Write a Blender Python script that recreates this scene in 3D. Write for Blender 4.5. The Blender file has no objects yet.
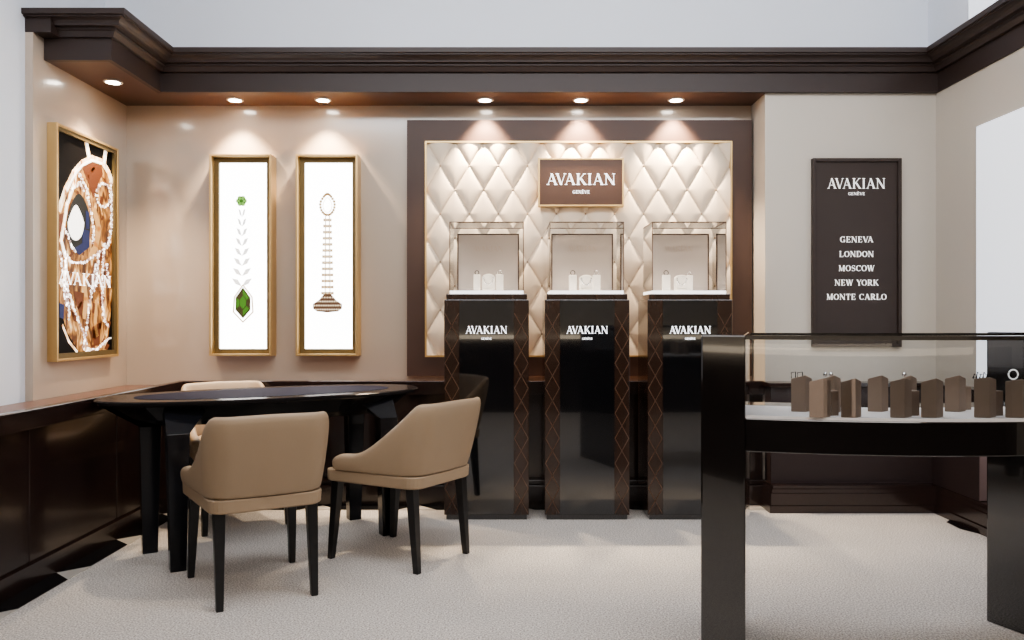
import bpy, bmesh, math, random
from mathutils import Vector, Matrix
random.seed(7)
PI = math.pi
scene = bpy.context.scene
COL = scene.collection

# ------------------------------------------------------------------ materials
def new_mat(name):
    m = bpy.data.materials.new(name); m.use_nodes = True
    nt = m.node_tree
    for n in list(nt.nodes): nt.nodes.remove(n)
    out = nt.nodes.new('ShaderNodeOutputMaterial')
    return m, nt, out

def pmat(name, col, rough=.5, metal=0., coat=0., coat_rough=.05, spec=.5, ior=1.5, emit=None, estr=0.,
         var=.06, vscale=6., stretch=(1, 1, 1), bump=0., bscale=60., rvar=0.):
    m, nt, out = new_mat(name)
    b = nt.nodes.new('ShaderNodeBsdfPrincipled')
    nt.links.new(b.outputs[0], out.inputs[0])
    b.inputs['Roughness'].default_value = rough
    b.inputs['Metallic'].default_value = metal
    b.inputs['IOR'].default_value = ior
    b.inputs['Specular IOR Level'].default_value = spec
    b.inputs['Coat Weight'].default_value = coat
    b.inputs['Coat Roughness'].default_value = coat_rough; b.inputs['Coat IOR'].default_value = 1.7
    tc = nt.nodes.new('ShaderNodeTexCoord')
    mp = nt.nodes.new('ShaderNodeMapping'); mp.inputs['Scale'].default_value = stretch
    nt.links.new(tc.outputs['Object'], mp.inputs[0])
    nz = nt.nodes.new('ShaderNodeTexNoise'); nz.inputs['Scale'].default_value = vscale
    nz.inputs['Detail'].default_value = 4
    nt.links.new(mp.outputs[0], nz.inputs['Vector'])
    cr = nt.nodes.new('ShaderNodeMixRGB')
    cr.inputs[1].default_value = (*[c * (1 - var) for c in col], 1)
    cr.inputs[2].default_value = (*[min(1, c * (1 + var)) for c in col], 1)
    nt.links.new(nz.outputs[0], cr.inputs[0])
    nt.links.new(cr.outputs[0], b.inputs['Base Color'])
    if bump:
        n2 = nt.nodes.new('ShaderNodeTexNoise'); n2.inputs['Scale'].default_value = bscale; n2.inputs['Detail'].default_value = 3
        nt.links.new(mp.outputs[0], n2.inputs['Vector'])
        bp = nt.nodes.new('ShaderNodeBump'); bp.inputs['Strength'].default_value = bump; bp.inputs['Distance'].default_value = .01
        nt.links.new(n2.outputs[0], bp.inputs['Height']); nt.links.new(bp.outputs[0], b.inputs['Normal'])
    if emit:
        b.inputs['Emission Color'].default_value = (*emit, 1)
        b.inputs['Emission Strength'].default_value = estr
    return m

def glass_mat(name, tint=(.97, .98, .98), boost=1.0):
    m, nt, out = new_mat(name)
    fr = nt.nodes.new('ShaderNodeFresnel'); fr.inputs[0].default_value = 1.5
    tr = nt.nodes.new('ShaderNodeBsdfTransparent'); tr.inputs[0].default_value = (*tint, 1)
    gl = nt.nodes.new('ShaderNodeBsdfGlossy'); gl.inputs['Roughness'].default_value = .01
    mx = nt.nodes.new('ShaderNodeMixShader')
    nt.links.new(fr.outputs[0], mx.inputs[0]); nt.links.new(tr.outputs[0], mx.inputs[1]); nt.links.new(gl.outputs[0], mx.inputs[2])
    nt.links.new(mx.outputs[0], out.inputs[0])
    return m

def carpet_mat():
    m, nt, out = new_mat('carpet_pile')
    b = nt.nodes.new('ShaderNodeBsdfPrincipled'); nt.links.new(b.outputs[0], out.inputs[0])
    b.inputs['Roughness'].default_value = .95; b.inputs['Specular IOR Level'].default_value = .1
    tc = nt.nodes.new('ShaderNodeTexCoord')
    n1 = nt.nodes.new('ShaderNodeTexNoise'); n1.inputs['Scale'].default_value = 140; n1.inputs['Detail'].default_value = 6
    n2 = nt.nodes.new('ShaderNodeTexNoise'); n2.inputs['Scale'].default_value = 3; n2.inputs['Detail'].default_value = 3
    for n in (n1, n2): nt.links.new(tc.outputs['Object'], n.inputs['Vector'])
    r1 = nt.nodes.new('ShaderNodeValToRGB')
    r1.color_ramp.elements[0].position = .36; r1.color_ramp.elements[0].color = (.33, .295, .265, 1)
    r1.color_ramp.elements[1].position = .64; r1.color_ramp.elements[1].color = (.82, .765, .71, 1)
    nt.links.new(n1.outputs[0], r1.inputs[0])
    mx = nt.nodes.new('ShaderNodeMixRGB'); mx.blend_type = 'MULTIPLY'; mx.inputs[0].default_value = .15
    nt.links.new(r1.outputs[0], mx.inputs[1]); nt.links.new(n2.outputs[0], mx.inputs[2])
    nt.links.new(mx.outputs[0], b.inputs['Base Color'])
    bp = nt.nodes.new('ShaderNodeBump'); bp.inputs['Strength'].default_value = .12; bp.inputs['Distance'].default_value = .006
    nt.links.new(n1.outputs[0], bp.inputs['Height']); nt.links.new(bp.outputs[0], b.inputs['Normal'])
    return m

def emat(name, col, s):
    return pmat(name, tuple(min(.8, c) for c in col), .6, emit=col, estr=s, var=.02)

M = {}
M['carpet'] = carpet_mat()
M['stone_light'] = pmat('border_stone', (.50, .46, .41), .3, var=.15, vscale=9)
M['stone_black'] = pmat('border_black_marble', (.012, .012, .013), .12, var=.4, vscale=7)
M['wall_beige'] = pmat('satin_beige_wall', (.485, .39, .305), .38, coat=1., coat_rough=.15, var=.03, vscale=2)
M['wall_grey'] = pmat('soft_greige_wall', (.54, .49, .425), .45, var=.03, vscale=2)
M['wall_white'] = pmat('cool_white_wall', (.80, .83, .89), .6, var=.02, vscale=2)
M['white_panel_glow'] = pmat('white_panel_glow', (.80, .82, .86), .5, emit=(.86, .91, 1), estr=.8, var=.01)  # slight glow stands in for the extra light on these panels
M['cornice'] = pmat('dark_cornice_lacquer', (.036, .022, .018), .5, var=.04, vscale=4)
M['soffit'] = pmat('soffit_lacquer', (.075, .035, .025), .4, var=.12, vscale=4)
M['dado'] = pmat('dado_dark_wood', (.024, .012, .010), .24, coat=.3, coat_rough=.1, var=.25, vscale=5, stretch=(1, 1, .12))
M['dado_right'] = pmat('dado_wood_lit', (.034, .021, .020), .45, var=.1)  # matt dado wood, lightened to carry the frontal light on it
M['tabletop'] = pmat('tabletop_lacquer', (.014, .012, .012), .2, spec=.07, var=.2)
M['ledge'] = pmat('ledge_brown', (.135, .07, .05), .35, var=.15, vscale=6)
M['panel_brown'] = pmat('brown_frame_lacquer', (.062, .032, .022), .48, var=.1, vscale=5)
M['board_brown'] = pmat('board_dark_brown', (.036, .022, .017), .5, var=.08)
M['sign_brown'] = pmat('sign_bronze_brown', (.085, .043, .027), .35, metal=.25, var=.08)
M['gold'] = pmat('brushed_gold', (.62, .43, .20), .33, metal=.75, var=.12, vscale=20, stretch=(1, 1, .1))
M['gold_inner'] = pmat('dark_gold_reveal', (.16, .115, .05), .45, metal=.4, var=.1)
M['quilt'] = pmat('quilted_cream_leather', (.71, .595, .465), .42, var=.03, vscale=4, bump=.05, bscale=150)
M['black_gloss'] = pmat('black_lacquer', (.006, .006, .007), .06, coat=.7, coat_rough=.02, var=.2, ior=1.7)
M['counter_black'] = pmat('counter_black_lacquer', (.010, .008, .0075), .09, coat=.7, coat_rough=.03, var=.2, ior=1.75)
M['table_black'] = pmat('table_piano_black', (.010, .010, .012), .12, spec=.35, var=.2)
M['inlay'] = pmat('navy_leather_inlay', (.018, .017, .030), .75, spec=.05, var=.15, vscale=30)
M['brown_gloss'] = pmat('pedestal_brown_wood', (.034, .017, .011), .16, coat=.3, coat_rough=.06, var=.25, vscale=6, stretch=(1, 1, .15))
M['copper'] = pmat('copper_inlay', (.13, .075, .05), .4, metal=.5, var=.1)
M['leather'] = pmat('tan_chair_leather', (.36, .262, .172), .5, var=.05, vscale=5, bump=.06, bscale=180)
M['leather_seat'] = pmat('tan_seat_leather', (.40, .30, .21), .5, var=.05, vscale=5, bump=.06, bscale=180)
M['leg_black'] = pmat('black_chair_leg', (.012, .011, .011), .3, var=.2)
M['stand'] = pmat('taupe_stand_leatherette', (.31, .235, .185), .6, var=.08, vscale=30)
M['pad'] = pmat('pale_display_pad', (.80, .77, .76), .6, var=.04)
M['glass'] = glass_mat('clear_glass')
M['case_back'] = pmat('case_back_panel', (.41, .355, .32), .3, coat=.2, var=.03)
M['case_base'] = emat('lit_case_base', (1, .98, .95), 1.6)
M['white_fab'] = pmat('ivory_stand', (.74, .71, .68), .6, var=.04)
M['silver'] = pmat('silver_jewel', (.85, .85, .87), .18, metal=1., var=.03)
M['darkjewel'] = pmat('dark_jewel', (.05, .045, .05), .25, metal=.6, var=.1)
M['white_letter'] = emat('white_letter', (.95, .96, 1), 1.7)
M['pale_letter'] = emat('pale_letter', (.85, .82, .79), .9)
M['ghost_letter'] = pmat('etched_letter', (.40, .33, .28), .4)
M['lamp_on'] = emat('lamp_glow', (1, .93, .84), 30)
M['lamp_ring'] = pmat('lamp_trim', (.65, .6, .55), .35, var=.03)
M['print_white'] = emat('backlit_white_print', (1, .995, .98), 7.0)
M['print_grey'] = emat('print_pale_grey', (.66, .66, .65), .75)
M['print_leaf'] = emat('print_leaf', (.74, .74, .73), 1.3)
M['print_gold'] = emat('print_gold', (.48, .32, .14), .55)
M['print_beige'] = emat('print_beige', (.80, .66, .48), 1.0)
M['print_brown'] = emat('print_brown', (.13, .065, .035), .35)
M['print_green'] = emat('print_green', (.05, .19, .015), .45)
M['print_green2'] = emat('print_light_green', (.26, .52, .12), .6)
M['print_dgreen'] = emat('print_dark_green', (.05, .045, .012), .3)
M['art_black'] = pmat('art_black_print', (.006, .005, .005), .5, spec=.1)
M['art_gold'] = emat('art_gold', (.30, .125, .025), .55)
def art_noise(name, stops, scale, stretch, estr):
    m, nt, out = new_mat(name)
    b = nt.nodes.new('ShaderNodeBsdfPrincipled'); nt.links.new(b.outputs[0], out.inputs[0]); b.inputs['Roughness'].default_value = .5
    tc = nt.nodes.new('ShaderNodeTexCoord'); mp = nt.nodes.new('ShaderNodeMapping'); mp.inputs['Scale'].default_value = stretch
    mp.inputs['Rotation'].default_value = (.35, 0, 0)
    nz = nt.nodes.new('ShaderNodeTexNoise'); nz.inputs['Scale'].default_value = scale; nz.inputs['Detail'].default_value = 3; nz.inputs['Distortion'].default_value = 1.2
    nt.links.new(tc.outputs['Object'], mp.inputs[0]); nt.links.new(mp.outputs[0], nz.inputs['Vector'])
    cr = nt.nodes.new('ShaderNodeValToRGB'); nt.links.new(nz.outputs[0], cr.inputs[0])
    e = cr.color_ramp.elements
    e[0].position, e[0].color = stops[0][0], (*stops[0][1], 1); e[1].position, e[1].color = stops[-1][0], (*stops[-1][1], 1)
    for p, c in stops[1:-1]: q = e.new(p); q.color = (*c, 1)
    nt.links.new(cr.outputs[0], b.inputs['Base Color']); nt.links.new(cr.outputs[0], b.inputs['Emission Color']); b.inputs['Emission Strength'].default_value = estr
    return m
M['art_gold'] = art_noise('art_gold', [(.30, (.012, .005, .002)), (.42, (.10, .03, .006)), (.52, (.30, .13, .03)), (.62, (.55, .30, .10)), (.74, (.95, .74, .48))], 7, (1, 2.6, 1), .7)
M['art_cream'] = art_noise('art_cream', [(.30, (.25, .10, .03)), (.45, (.80, .55, .32)), (.62, (1, .88, .74))], 16, (1, 1.5, 1), 1.5)
M['art_brown'] = emat('art_brown', (.13, .035, .010), .4)
M['art_amber'] = emat('art_amber', (.55, .31, .11), .8)
M['art_white'] = emat('art_white', (1, .93, .86), 2.2)
M['art_rose'] = emat('art_rose', (.50, .36, .33), .7)
M['art_blue'] = emat('art_blue', (.008, .018, .09), .4)
M['art_dark'] = emat('art_dark', (.010, .012, .012), .2)
M['dado_end'] = pmat('dado_end_lit', (.16, .11, .105), .4)  # dado end face, front light painted in as a paler tone
M['ceil'] = pmat('ceiling_white', (.75, .76, .78), .7, var=.02)

# ------------------------------------------------------------------ mesh helpers
class MB:
    def __init__(s): s.v = []; s.f = []; s.smooth = False
    def add(s, vs, fs):
        o = len(s.v); s.v += [tuple(v) for v in vs]; s.f += [tuple(o + i for i in f) for f in fs]; return s
    def box(s, x0, x1, y0, y1, z0, z1):
        vs = [(x, y, z) for z in (z0, z1) for y in (y0, y1) for x in (x0, x1)]
        return s.add(vs, [(0, 2, 3, 1), (4, 5, 7, 6), (0, 1, 5, 4), (2, 6, 7, 3), (0, 4, 6, 2), (1, 3, 7, 5)])
    def prism(s, poly, z0, z1, fn=None):
        n = len(poly)
        if fn is None: fn = lambda p, z: (p[0], p[1], z)
        vs = [fn(p, z0) for p in poly] + [fn(p, z1) for p in poly]
        return s.add(vs, [tuple(range(n - 1, -1, -1)), tuple(range(n, 2 * n))] + [(i, (i + 1) % n, n + (i + 1) % n, n + i) for i in range(n)])
    def loft(s, rings, cap=True, closed=True):
        n = len(rings[0]); o = len(s.v)
        fs = []
        for k in range(len(rings) - 1):
            for i in range(n if closed else n - 1):
                j = (i + 1) % n
                fs.append((k * n + i, k * n + j, (k + 1) * n + j, (k + 1) * n + i))
        if cap:
            fs.append(tuple(range(n - 1, -1, -1))); fs.append(tuple((len(rings) - 1) * n + i for i in range(n)))
        return s.add([v for r in rings for v in r], fs)
    def lathe(s, prof, c=(0, 0, 0), n=24):
        rings = [[(c[0] + r * math.cos(2 * PI * i / n), c[1] + r * math.sin(2 * PI * i / n), c[2] + z) for i in range(n)] for r, z in prof]
        return s.loft(rings)
    def tube(s, pts, r, n=8, closed=False):
        pts = [Vector(p) for p in pts]; rings = []
        N = len(pts)
        for i, p in enumerate(pts):
            a = pts[(i - 1) % N] if (closed or i > 0) else p
            b = pts[(i + 1) % N] if (closed or i < N - 1) else p
            t = (b - a).normalized()
            up = Vector((0, 0, 1)) if abs(t.z) < .9 else Vector((1, 0, 0))
            u = t.cross(up).normalized(); w = t.cross(u)
            rr = r[i] if isinstance(r, (list, tuple)) else r
            rings.append([p + u * rr * math.cos(2 * PI * k / n) + w * rr * math.sin(2 * PI * k / n) for k in range(n)])
        if closed: rings.append(rings[0]); return s.loft(rings, cap=False)
        return s.loft(rings)
    def ball(s, c, r, n=8, m=6, sz=1.):
        prof = [(max(1e-4, r * math.sin(PI * k / m)), -r * sz * math.cos(PI * k / m)) for k in range(m + 1)]
        return s.lathe(prof, c, n)
    def build(s, name, mat, parent=None, bevel=0., smooth=False, subsurf=0, loc=None):
        me = bpy.data.meshes.new(name); me.from_pydata(s.v, [], s.f); me.update()
        bm = bmesh.new(); bm.from_mesh(me); bmesh.ops.recalc_face_normals(bm, faces=bm.faces); bm.to_mesh(me); bm.free()
        me.materials.append(M[mat] if isinstance(mat, str) else mat)
        if smooth:
            for p in me.polygons: p.use_smooth = True
        o = bpy.data.objects.new(name, me); COL.objects.link(o)
        if parent is not None: o.parent = parent
        if loc is not None: o.location = loc
        if bevel:
            b = o.modifiers.new('bevel', 'BEVEL'); b.width = bevel; b.segments = 2; b.limit_method = 'ANGLE'; b.angle_limit = .6
            b.harden_normals = False
        if subsurf:
            q = o.modifiers.new('subsurf', 'SUBSURF'); q.levels = subsurf; q.render_levels = subsurf
        return o

def thing(name, label, cat, loc=(0, 0, 0), rz=0., group=None):
    o = bpy.data.objects.new(name, None); COL.objects.link(o)
    o.location = loc; o.rotation_euler = (0, 0, rz); o.empty_display_size = .1
    o['label'] = label; o['category'] = cat
    if group: o['group'] = group
    return o
def tag(o, label, cat, group=None):
    o['label'] = label; o['category'] = cat
    if group: o['group'] = group
    return o
def struct(name, mb, mat, parent=None, **k):
    o = mb.build(name, mat, parent, **k)
    o['kind'] = 'structure'
    return o
def kids(o): return [c for c in bpy.data.objects if c.parent == o]
def copy_tree(o, parent=None):
    c = o.copy(); COL.objects.link(c); c.parent = parent
    for ch in kids(o): copy_tree(ch, c)
    return c

# ------------------------------------------------------------------ serif lettering
TH, TN, SF = .145, .052, .042
def arc_pts(cx, cy, rx, ry, a0, a1, n=14):
    return [(cx + rx * math.cos(math.radians(a0 + (a1 - a0) * i / n)), cy + ry * math.sin(math.radians(a0 + (a1 - a0) * i / n))) for i in range(n + 1)]
def L_(a, b, w): return ('l', a, b, w)
def S_(x, y, h=.15): return ('l', (x - h, y), (x + h, y), SF)
def C_(pts, ws): return ('c', pts, ws)
def bowlw(pts, thin=TN, thick=TH, cx=.4, rx=.4):
    return [thin + (thick - thin) * min(1, abs(p[0] - cx) / rx) ** 1.5 for p in pts]
def glyph(ch):
    t, n = TH, TN
    if ch == 'A': return .84, [L_((.10, 0), (.41, 1), n), L_((.40, 1), (.74, 0), t), L_((.2, .33), (.62, .33), n), S_(.10, .025, .11), S_(.74, .025, .14)]
    if ch == 'V': return .82, [L_((.10, 1), (.43, 0), t), L_((.43, 0), (.74, 1), n), S_(.11, .975, .14), S_(.74, .975, .11)]
    if ch == 'K': return .86, [L_((.18, 0), (.18, 1), t), L_((.22, .42), (.70, 1), n), L_((.37, .58), (.76, 0), t), S_(.18, .025), S_(.18, .975), S_(.70, .975, .12), S_(.76, .025, .13)]
    if ch == 'I': return .38, [L_((.19, 0), (.19, 1), t), S_(.19, .025), S_(.19, .975)]
    if ch == 'N': return .94, [L_((.16, 0), (.16, 1), n), L_((.14, 1), (.78, 0), t), L_((.78, 0), (.78, 1), n), S_(.14, .025, .12), S_(.10, .975, .1), S_(.78, .975, .12)]
    if ch in 'EÈ':
        r = [L_((.18, 0), (.18, 1), t), L_((.05, .03), (.62, .03), n), L_((.05, .97), (.60, .97), n), L_((.18, .51), (.50, .51), n),
             L_((.60, 0), (.66, .24), n), L_((.60, 1), (.61, .78), n), L_((.50, .40), (.50, .62), n)]
        if ch == 'È': r.append(L_((.24, 1.30), (.40, 1.12), .08))
        return .72, r
    if ch == 'O':
        p = arc_pts(.43, .5, .34, .46, 0, 360, 28); return .86, [C_(p, bowlw(p, cx=.43, rx=.34))]
    if ch == 'C':
        p = arc_pts(.43, .5, .34, .46, 45, 318, 22); return .78, [C_(p, bowlw(p, cx=.45, rx=.34)), L_((.67, .70), (.67, .99), n)]
    if ch == 'G':
        p = arc_pts(.43, .5, .34, .46, 45, 320, 22); return .86, [C_(p, bowlw(p, cx=.45, rx=.34)), L_((.67, .70), (.67, .99), n), L_((.68, .04), (.68, .42), t), S_(.66, .42, .14)]
    if ch == 'D':
        p = arc_pts(.34, .5, .40, .47, 90, -90, 18); return .84, [L_((.18, 0), (.18, 1), t), L_((.05, .97), (.36, .97), n), L_((.05, .03), (.36, .03), n), C_(p, bowlw(p, cx=.34, rx=.4))]
    if ch == 'R':
        p = arc_pts(.36, .73, .26, .24, 90, -90, 14); return .84, [L_((.18, 0), (.18, 1), t), L_((.05, .97), (.38, .97), n), L_((.18, .49), (.38, .49), n), C_(p, bowlw(p, cx=.36, rx=.26)), L_((.38, .50), (.72, 0), t), S_(.18, .025), S_(.74, .025, .1)]
    if ch == 'L': return .70, [L_((.18, 0), (.18, 1), t), L_((.05, .03), (.60, .03), n), S_(.18, .975), L_((.60, 0), (.64, .28), n)]
    if ch == 'M': return 1.04, [L_((.15, 0), (.17, 1), n), L_((.17, 1), (.50, .05), t), L_((.50, .05), (.85, 1), n), L_((.86, 0), (.86, 1), t), S_(.14, .025, .11), S_(.13, .975, .1), S_(.88, .975, .11), S_(.86, .025, .14)]
    if ch == 'W': return 1.16, [L_((.10, 1), (.36, 0), t), L_((.36, 0), (.58, .95), n), L_((.56, 1), (.80, 0), t), L_((.80, 0), (1.06, 1), n), S_(.11, .975, .13), S_(.55, .975, .13), S_(1.06, .975, .1)]
    if ch == 'Y': return .80, [L_((.10, 1), (.40, .45), t), L_((.40, .45), (.70, 1), n), L_((.40, 0), (.40, .47), t), S_(.11, .975, .13), S_(.70, .975, .11), S_(.40, .025)]
    if ch == 'T': return .74, [L_((.37, 0), (.37, 1), t), L_((.06, .97), (.68, .97), n), L_((.06, 1), (.05, .74), n), L_((.68, 1), (.69, .74), n), S_(.37, .025)]
    if ch == 'S':
        p = arc_pts(.33, .735, .22, .225, 35, 235, 12) + [(.33, .50)] + arc_pts(.33, .265, .24, .225, 60, -145, 12)
        return .66, [C_(p, [TN + (TH - TN) * max(0, 1 - abs(q[1] - .5) / .35) for q in p]), L_((.53, .74), (.53, .98), n), L_((.12, .02), (.12, .26), n)]
    return .40, []
KERN = {'AV': -.17, 'VA': -.17, 'AK': .0, 'YO': -.08}
def text_mb(mb, txt, origin, right, up, h, width=None, track=.08, depth=.004, anchor='c', y0=0., bold=1.):
    right = Vector(right); up = Vector(up); nrm = right.cross(up); origin = Vector(origin)
    x = 0; items = []
    for i, ch in enumerate(txt):
        adv, st = glyph(ch)
        items.append((x, st)); k = KERN.get(txt[i:i + 2], 0)
        x += adv + track + k
    total = x - track
    sx = (width / total) if width else h
    def P(q, d): return origin + right * ((q[0] - total / 2) * sx) + up * (q[1] * h) + nrm * d
    for ox, st in items:
        for s in st:
            if s[0] == 'l':
                a, b, w = Vector(s[1]), Vector(s[2]), s[3] * bold
                d = (b - a).normalized(); 
                if abs(d.y) < .01: off = Vector((0, w / 2)); quad = [a - off, b - off, b + off, a + off]
                else:
                    off = Vector((w / 2 / max(.35, abs(d.y)), 0)); quad = [a - off, b - off, b + off, a + off]
                poly = [(q.x + ox, q.y) for q in quad]
                mb.prism(poly, .0005, depth, lambda p, z: P(p, z))
            else:
                pts, ws = s[1], s[2]; lft = []; rgt = []
                for i, p in enumerate(pts):
                    a = Vector(pts[max(0, i - 1)]); b = Vector(pts[min(len(pts) - 1, i + 1)]); d = (b - a)
                    d = d.normalized() if d.length > 1e-6 else Vector((1, 0)); nn = Vector((-d.y, d.x)) * ws[i] * bold / 2
                    lft.append((p[0] + nn.x + ox, p[1] + nn.y)); rgt.append((p[0] - nn.x + ox, p[1] - nn.y))
                for i in range(len(pts) - 1):
                    mb.prism([lft[i], lft[i + 1], rgt[i + 1], rgt[i]], .0005, depth, lambda p, z: P(p, z))
    return mb
XR, ZU = (1, 0, 0), (0, 0, 1)

# ------------------------------------------------------------------ camera
F = 800.; H = 1.2
cam = bpy.data.cameras.new('camera'); cam.sensor_width = 36; cam.lens = F / 1024 * 36; cam.clip_start = .02
co = bpy.data.objects.new('camera', cam); COL.objects.link(co)
co.location = (0, 0, H); co.rotation_euler = (PI / 2, 0, 0); scene.camera = co

# ------------------------------------------------------------------ setting
XL, XR_, YB, YS = -2.65, 2.756, 5.5, 5.2       # left wall, right wall, back wall of the recess, front section
SOF = 2.671
struct('floor', MB().box(-2.8, 4.4, -.95, 5.7, -.1, 0), 'carpet')
struct('wall_back', MB().box(-2.80, 1.66, YB, YB + .1, 0, 2.8), 'wall_beige')
struct('wall_left', MB().box(-2.80, -2.694, -.95, 5.6, 0, 3.6), 'wall_white')
struct('wall_left_facing', MB().box(-2.70, XL, 4.426, YB + .02, .70, 2.795), 'wall_beige')
struct('wall_back_right', MB().box(1.645, 2.9, YS, YB + .1, 0, 2.75), 'wall_grey')
struct('wall_right', MB().box(XR_, 2.9, 2.6, YS + .02, 0, 2.75), 'wall_grey')
struct('wall_back_upper', MB().box(-2.75, 2.9, 5.3, 5.45, 2.80, 3.6), 'wall_white')
struct('wall_right_upper', MB().box(XR_, 2.9, 1.0, 5.3, 2.80, 3.6), 'wall_white')
struct('ceiling', MB().box(-2.8, 4.4, -.95, 5.6, 3.6, 3.7), 'ceil')
# the shop behind the camera
struct('wall_front', MB().box(-2.8, 4.4, -.95, -.85, 0, 3.6), 'wall_grey')
struct('wall_front_dado', MB().box(-2.69, 4.3, -.86, -.80, 0, 1.0), 'dado')
struct('trim_10', MB().box(-2.2, 3.4, -.81, -.78, .955, 1.005), emat('counter_glow', (1, .82, .62), 3.0))
struct('wall_far_right', MB().box(4.3, 4.4, -.95, 2.6, 0, 3.6), 'wall_grey')
struct('wall_right_return', MB().box(XR_, 4.4, 2.5, 2.6, 0, 3.6), 'wall_grey')

# cornice: one moulding swept round the recess with mitred corners
def sweep(path, prof):
    n = len(path); rings = []
    for i, p in enumerate(path):
        p = Vector(p)
        def nrm(a, b):
            d = (Vector(b) - Vector(a)).normalized(); return Vector((d.y, -d.x))
        if i == 0: o = nrm(path[0], path[1])
        elif i == n - 1: o = nrm(path[-2], path[-1])
        else:
            n1, n2 = nrm(path[i - 1], path[i]), nrm(path[i], path[i + 1]); o = (n1 + n2) / (1 + n1.dot(n2))
        rings.append([(p.x + o.x * q[0], p.y + o.y * q[0], q[1]) for q in prof])
    return MB().loft(rings)
CP = [(-2.690, 4.526), (-2.267, 4.526), (-2.267, 5.16), (2.745, 5.16), (2.745, 1.0)]
prof = [(-.04, 2.795), (.022, 2.795), (.03, 2.808), (.038, 2.822), (.05, 2.826), (.05, 2.838), (.078, 2.840), (.08, 2.85),
        (.09, 2.862), (.108, 2.87), (.125, 2.872), (.125, 2.880), (.14, 2.882), (.142, 2.912), (-.04, 2.912)]
struct('trim_1', sweep(CP, prof), 'cornice')
struct('trim_11', MB().box(-2.694, -2.55, 4.424, 4.56, 2.793, 2.908), 'cornice')
FP = [(-2.648, 4.526)] + CP[1:]
struct('trim_9', sweep(FP, [(-.03, SOF), (0, SOF), (0, 2.797), (-.03, 2.797)]), 'cornice')
mb = MB(); mb.box(-2.690, -2.29, 4.55, YB, SOF + .002, SOF + .03); mb.box(-2.295, 1.66, 5.18, YB, SOF + .002, SOF + .03)
mb.box(-2.69, -2.3, 4.56, 5.45, 2.86, 2.90); mb.box(-2.3, 2.745, 5.2, 5.4, 2.86, 2.90)
struct('trim_2', mb, 'soffit')

# dado, ledge and lip
LX, BY, FZ = -2.18, 5.25, .753
mb = MB(); mb.box(-2.66, LX, -1.0, 5.4, 0, FZ - .03); 
for yy in (1.6, 2.4, 3.2, 4.0, 4.8): mb.box(LX - .01, LX + .003, yy - .39, yy + .39, .0, .71)
struct('wall_left_dado', mb, 'dado', bevel=.004)
struct('wall_back_dado', MB().box(LX, 1.66, BY, YB, 0, FZ - .03), 'dado')
mb = MB(); mb.box(-2.66, -2.165, -1.0, YB, FZ - .03, FZ); mb.box(-2.165, 1.645, BY - .02, YB, FZ - .03, FZ)
struct('trim_3', mb, 'ledge')
mb = MB(); mb.box(-2.178, -2.132, -1.0, 5.2, .715, .803); mb.box(-2.178, 1.645, 5.2, 5.246, .715, .803)
struct('trim_4', mb, 'dado', bevel=.004)
struct('baseboard_back', MB().box(LX, 1.645, 5.17, BY, 0, .13).box(LX, 1.645, 5.20, BY, .13, .16), 'dado', bevel=.004)
struct('baseboard_left', MB().box(LX, -2.158, -1.0, 5.17, 0, .10), 'dado')
# right-hand dado
mb = MB(); mb.prism([(1.645, 5.08), (2.665, 5.08), (2.665, 4.565), (XR_, 4.565), (XR_, YS), (1.645, YS)], 0, .775)
struct('wall_right_dado', mb, 'dado_right')
mb = MB(); mb.prism([(1.625, 5.05), (2.635, 5.05), (2.635, 4.565), (XR_, 4.565), (XR_, YS), (1.625, YS)], .775, .802)
struct('trim_5', mb, 'dado', bevel=.004)
struct('trim_6', MB().box(2.667, 2.715, 4.558, 4.566, .17, .775), 'dado_end')  # end face of the dado, coloured as if lit from the front
mb = MB()
for z0, z1, e in ((0, .045, 0), (.045, .12, .012), (.12, .145, .022), (.145, .165, .032)):
    mb.prism([(1.60 + e, 4.964 + e), (2.622 + e, 4.964 + e), (2.622 + e, 3.9), (XR_, 3.9), (XR_, YS), (1.60 + e, YS)], z0, z1)
struct('baseboard_right', mb, 'dado')
# white panels on the right wall
o = MB().box(2.735, XR_, 3.2, 4.715, .45, 2.339).build('wall_panel', 'white_panel_glow', bevel=.003)
tag(o, 'tall plain white panel on the right wall beyond the glass counter', 'panel')
o = MB().box(2.745, XR_, 3.2, 4.81, 2.95, 3.55).build('wall_panel', 'white_panel_glow')
tag(o, 'bright white panel above the cornice at top right corner', 'panel')

# floor border of black marble with light triangles
Zb = .004
mb = MB(); mb.box(-2.16, -2.05, -.5, 5.17, 0, Zb - .001); mb.box(-2.05, 1.6, 5.05, 5.17, 0, Zb - .001)
struct('trim_7', mb, 'stone_light')
mb = MB()
y = 4.364 - .574 * 8
while y < 5.0:
    mb.prism([(-2.159, y), (-2.05, y + .10), (-2.05, y + .474), (-2.159, y + .574)], .001, Zb); y += .574
x = -1.22 - .62
while x < 1.2:
    mb.prism([(x, 5.169), (x + .12, 5.05), (x + .50, 5.05), (x + .62, 5.169)], .001, Zb); x += .62
mb.prism([(2.63, 4.80), (2.575, 4.74), (2.57, 4.59), (2.63, 4.46)], .001, Zb)
struct('trim_8', mb, 'stone_black')

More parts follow.
